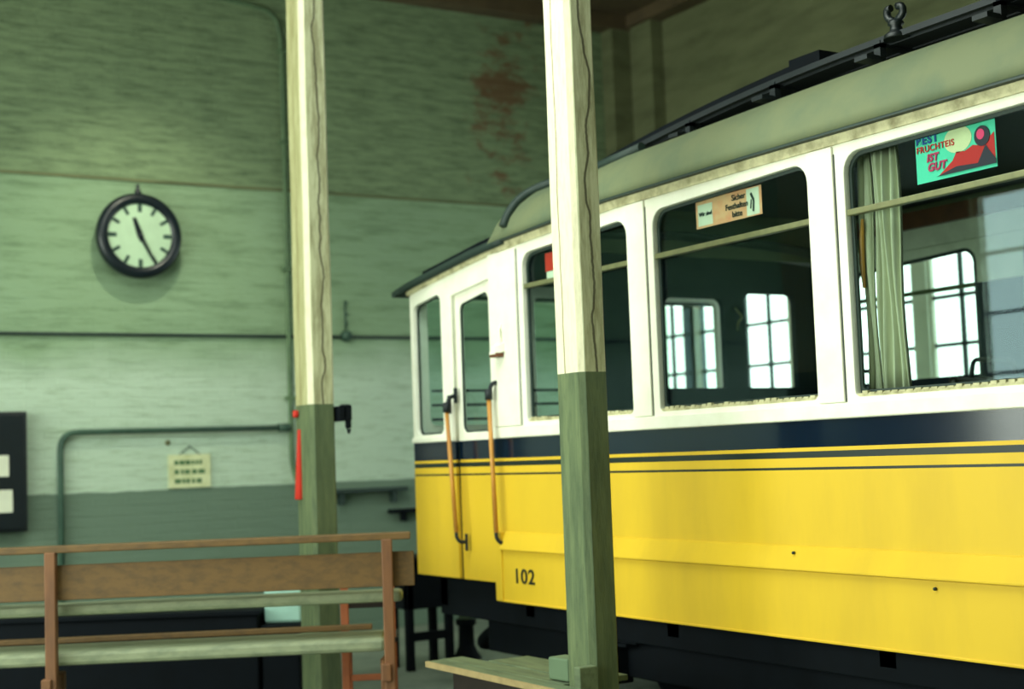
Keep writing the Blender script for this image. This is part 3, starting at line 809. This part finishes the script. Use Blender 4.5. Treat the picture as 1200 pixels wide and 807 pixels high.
# lamp hood on the pillar
b = B(); z = 2.06; y = 6.98
vs = [b.verts.new(p) for p in ((X0-.016,y-.05,z-.02),(X0-.016,y+.05,z-.02),(X0-.075,y+.03,z-.035),(X0-.075,y-.03,z-.035),(X0-.016,y-.045,z+.03),(X0-.016,y+.045,z+.03),(X0-.06,y+.022,z+.01),(X0-.06,y-.022,z+.01))]
for q in ((0,1,2,3),(4,5,6,7),(0,1,5,4),(2,3,7,6),(1,2,6,5),(0,3,7,4)): b.faces.new([vs[i] for i in q])
tube(b, [(X0-.018,y-.012,z+.02),(X0-.03,y-.016,z+.09),(X0-.018,y-.016,z+.135)], [.012,.009,.005], 8)
lh = done('lamp_hood', b, M['cream'], tram, .004)
b = B(); box(b, X0-.068, X0-.018, y-.04, y+.04, z-.050, z-.026); done('lamp_socket', b, M['brownwood'], lh, .004)

# stickers on the glass (outer face)
XS = X0+.046
def onglass(y_left, z0, slope=0.0):
    return lambda u, v, w: (XS-.003-w, y_left-u, z0+v)
b = B(); box(b, XS, XS+.002, 4.80, 5.26, 2.475, 2.605); st = done('window_sticker', b, M['orangepaper'], tram)
boxo('sticker_patch', XS-.001, XS+.0, 5.14, 5.245, 2.485, 2.585, M['paperw'], st)
boxo('sticker_patch', XS-.001, XS+.0, 4.815, 4.90, 2.480, 2.60, M['paperw'], st)
for s, z, yl in (('Sicher', 2.565, 5.0),('Festhalten', 2.527, 5.045),('bitte', 2.49, 5.0)):
    text('lettering', s, .038, M['inkdark'], st, onglass(yl, z), 0, .0004)
text('lettering', 'Wir sind', .026, M['inkdark'], st, onglass(5.235, 2.53), 0, .0006)
b = B()
for (ya, za, yb, zb, w) in ((4.868,2.578,4.850,2.545,.012),(4.850,2.545,4.855,2.495,.010),(4.866,2.55,4.872,2.51,.006)):
    m = ((ya+yb)/2, (za+zb)/2); L = math.hypot(ya-yb, za-zb); a = math.atan2(yb-ya, zb-za)
    obox(b, (XS-.003, m[0], m[1]), (.002, w, L), 0, 0, 0, -a)
done('figure_mark', b, M['inkdark'], st)
# colourful advertisement in the nearest window
PY, PZ = 3.90, 2.440
b = B(); box(b, XS, XS+.002, 3.515, PY, PZ, 2.632); ad = done('advert_poster', b, M['teal'], tram)
def disc(b, y, z, ry, rz, x, n=28, half=None):
    vs = [b.verts.new((x, y+ry*math.cos(i*2*PI/n), z+rz*math.sin(i*2*PI/n))) for i in range(n)]; 
    ve = [b.verts.new((x-.001, v.co.y, v.co.z)) for v in vs]
    b.faces.new(vs); b.faces.new(ve)
    for i in range(n): b.faces.new((vs[i], vs[(i+1)%n], ve[(i+1)%n], ve[i]))
b = B(); disc(b, 3.69, 2.575, .066, .050, XS-.0005); done('poster_shape', b, M['posterpale'], ad)
b = B()
pl = [(3.79,2.455),(3.72,2.50),(3.70,2.53),(3.66,2.525),(3.62,2.54),(3.58,2.53),(3.52,2.57),(3.52,2.455)]
vs = [b.verts.new((XS-.0015, y, z)) for y, z in pl]; b.faces.new(vs); done('poster_shape', b, M['posterred'], ad)
b = B(); disc(b, 3.575, 2.565, .036, .038, XS-.003)
pl = [(3.80,2.4525),(3.70,2.475),(3.60,2.468),(3.56,2.53),(3.54,2.50),(3.517,2.47),(3.517,2.4525)]
vs = [b.verts.new((XS-.004, y, z)) for y, z in pl]; b.faces.new(vs); done('poster_shape', b, M['posterdark'], ad)
b = B(); disc(b, 3.58, 2.572, .018, .02, XS-.0045); done('poster_shape', b, M['postermagenta'], ad)
text('lettering', 'BEST', .044, M['posterblue'], ad, onglass(3.893, 2.590), 0, .002, 1.25)
text('lettering', 'FRUCHTEIS', .034, M['posterred'], ad, onglass(3.893, 2.558), 0, .0006, 1.12)
text('lettering', 'IST', .040, M['postermagenta'], ad, onglass(3.845, 2.518), .2, .002, 1.1)
text('lettering', 'GUT', .042, M['postermagenta'], ad, onglass(3.842, 2.480), .2, .002, 1.1)
# red and white sign in the window behind the post
b = B(); box(b, XS, XS+.002, 6.40, 6.575, 2.445, 2.545); rs = done('red_sign', b, M['red'], tram)
boxo('sign_foot', XS, XS+.002, 6.40, 6.565, 2.405, 2.443, M['paperw'], rs)

# running gear
b = B(); box(b, X0+.10, X0+.22, Y0, 8.0, .50, .74); box(b, X1-.22, X1-.10, Y0, 8.0, .50, .74)
for y in (.2,1.6,3.0,4.2,5.6,6.9,7.9): box(b, X0+.1, X1-.1, y, y+.1, .55, .72)
done('underframe', b, M['blackiron'], tram, .006)
b = B(); box(b, X0+.20, X0+.28, 1.5, 7.6, .30, .52); box(b, X1-.28, X1-.2, 1.5, 7.6, .30, .52); box(b, X0+.5, X1-.5, 1.8, 7.4, .22, .55)
box(b, X0+.25, X1-.25, 7.52, 7.6, .30, .52)
done('truck_frame', b, M['blackiron'], tram, .008)
for y in (6.3, 3.4):
    b = B()
    for x, s in ((X0+.72,1),(X1-.72,-1)):
        lathe(b, [(.05,-.07*s),(.30,-.07*s),(.33,-.065*s),(.345,.03*s),(.38,.04*s),(.38,.06*s),(.05,.06*s)], (x, y, .40), 'X', 32)
    tube(b, [(X0+.12,y,.40),(X1-.12,y,.40)], .05, 12)
    done('wheelset', b, M['blackiron'], tram)
    for x in (X0+.16, X1-.16):
        b = B(); box(b, x-.07, x+.07, y-.13, y+.13, .27, .50)
        for i in range(5): box(b, x-.045, x+.045, y-.5+.09*i, y+.5-.09*i, .53-.022*i, .55-.022*i)
        done('axle_box', b, M['blackiron'], tram, .006)
b = B(); tube(b, bend([(4.66,7.7,.50),(4.66,8.12,.30),(4.70,8.20,.25),(6.2,8.20,.25),(6.28,8.12,.30),(6.28,7.7,.5)], .05), .036, 10)
done('life_guard', b, M['blackiron'], tram)
b = B(); tube(b, [(5.475,7.6,.62),(5.475,8.55,.55)], .05, 10); lathe(b, [(.06,0),(.13,.03),(.13,.06),(.02,.065)], (5.475,8.5,.55), 'Y', 18)
done('coupler', b, M['blackiron'], tram)
# rails in the floor
for x in (X0+.745, X1-.745):
    b = B(); box(b, x-.03, x+.03, YB+.02, 8.5, 0, .012)
    prop(done('track_rail', b, M['steel']), 'steel rail under the %s side of the tram' % ('near' if x < 5.4 else 'far'), 'rail')
# squat iron stand with tube beside the tram end
t = thing('iron_stand', (5.2, 9.3, 0), 'squat dark iron stand with a pale cap on the floor past the tram end', 'stand')
b = B(); lathe(b, [(.11,0),(.10,.02),(.08,.05),(.06,.10),(.055,.24),(.075,.25),(.075,.29)], (5.2,9.3,0), 'Z', 18); done('column', b, M['blackiron'], t)
b = B(); lathe(b, [(.06,0),(.05,.02),(.001,.025)], (5.2,9.3,.291), 'Z', 16); done('cap', b, M['green_block'], t)

# ------------------------------------------------------------------ light and camera
w = bpy.data.worlds.new('overcast'); SC.world = w; w.use_nodes = True
bg = w.node_tree.nodes['Background']; bg.inputs[0].default_value = (.86,1.0,.93,1); bg.inputs[1].default_value = 3.2
def area(name, loc, rot, sx, sy, power, col):
    L = bpy.data.lights.new(name, 'AREA'); L.shape = 'RECTANGLE'; L.size = sx; L.size_y = sy
    L.energy = power; L.color = col
    o = bpy.data.objects.new(name, L); COL.objects.link(o); o.location = loc; o.rotation_euler = rot
    return o
for a, c in LB:   # daylight entering each tall window of the left wall
    area('window_daylight', (XL-.22, (a+c)/2, 2.4), (0, -PI/2, 0), 3.0, c-a, 165, (.92,1.0,.82))
area('skylight_daylight', ((SKY[0]+SKY[1])/2, (SKY[2]+SKY[3])/2, ZC+.15), (0,0,0), SKY[1]-SKY[0], SKY[3]-SKY[2], 230, (.92,1.0,.85))
pl = thing('pendant_lamp', (3.3, 9.6, 5.1), 'enamelled pendant lamp hanging from the ceiling before the clock wall', 'lamp')
b = B(); tube(b, [(3.3,9.6,5.3),(3.3,9.6,ZC)], .008, 6); done('cord', b, M['blackiron'], pl)
b = B(); lathe(b, [(.03,.22),(.05,.16),(.20,.02),(.205,0),(.195,.0),(.045,.14)], (3.3,9.6,5.12), 'Z', 24); done('lamp_shade', b, M['pipe'], pl)
L = bpy.data.lights.new('pendant_bulb', 'SPOT'); L.energy = 170; L.spot_size = math.radians(80); L.spot_blend = 1; L.shadow_soft_size = .05; L.color = (1,1,.75)
lo = bpy.data.objects.new('pendant_bulb', L); COL.objects.link(lo); lo.location = (3.3,9.6,5.08)
lo.rotation_euler = (Vector((3.5,11.5,2.3))-Vector((3.3,9.6,5.08))).to_track_quat('-Z','Y').to_euler()
cam = bpy.data.cameras.new('camera'); co = bpy.data.objects.new('camera', cam); COL.objects.link(co)
cam.sensor_width = 36; cam.lens = 1696/1200*36; cam.clip_start = .05
yaw, pitch, roll = math.radians(31.41), math.radians(4.428), math.radians(-2.10)
fw = Vector((math.sin(yaw)*math.cos(pitch), math.cos(yaw)*math.cos(pitch), math.sin(pitch)))
rt = Vector((math.cos(yaw), -math.sin(yaw), 0)); up = rt.cross(fw)
Rr = rt*math.cos(roll)+up*math.sin(roll); Uu = -rt*math.sin(roll)+up*math.cos(roll)
co.matrix_world = Matrix.Translation((0,0,EYE)) @ Matrix((Rr, Uu, -fw)).transposed().to_4x4()
cam.dof.use_dof = True; cam.dof.focus_distance = 5.6; cam.dof.aperture_fstop = 1.7
SC.camera = co
SC.view_settings.view_transform = 'Standard'; SC.view_settings.look = 'None'
SC.view_settings.gamma = 1; SC.view_settings.exposure = .02; SC.view_settings.use_curve_mapping = False
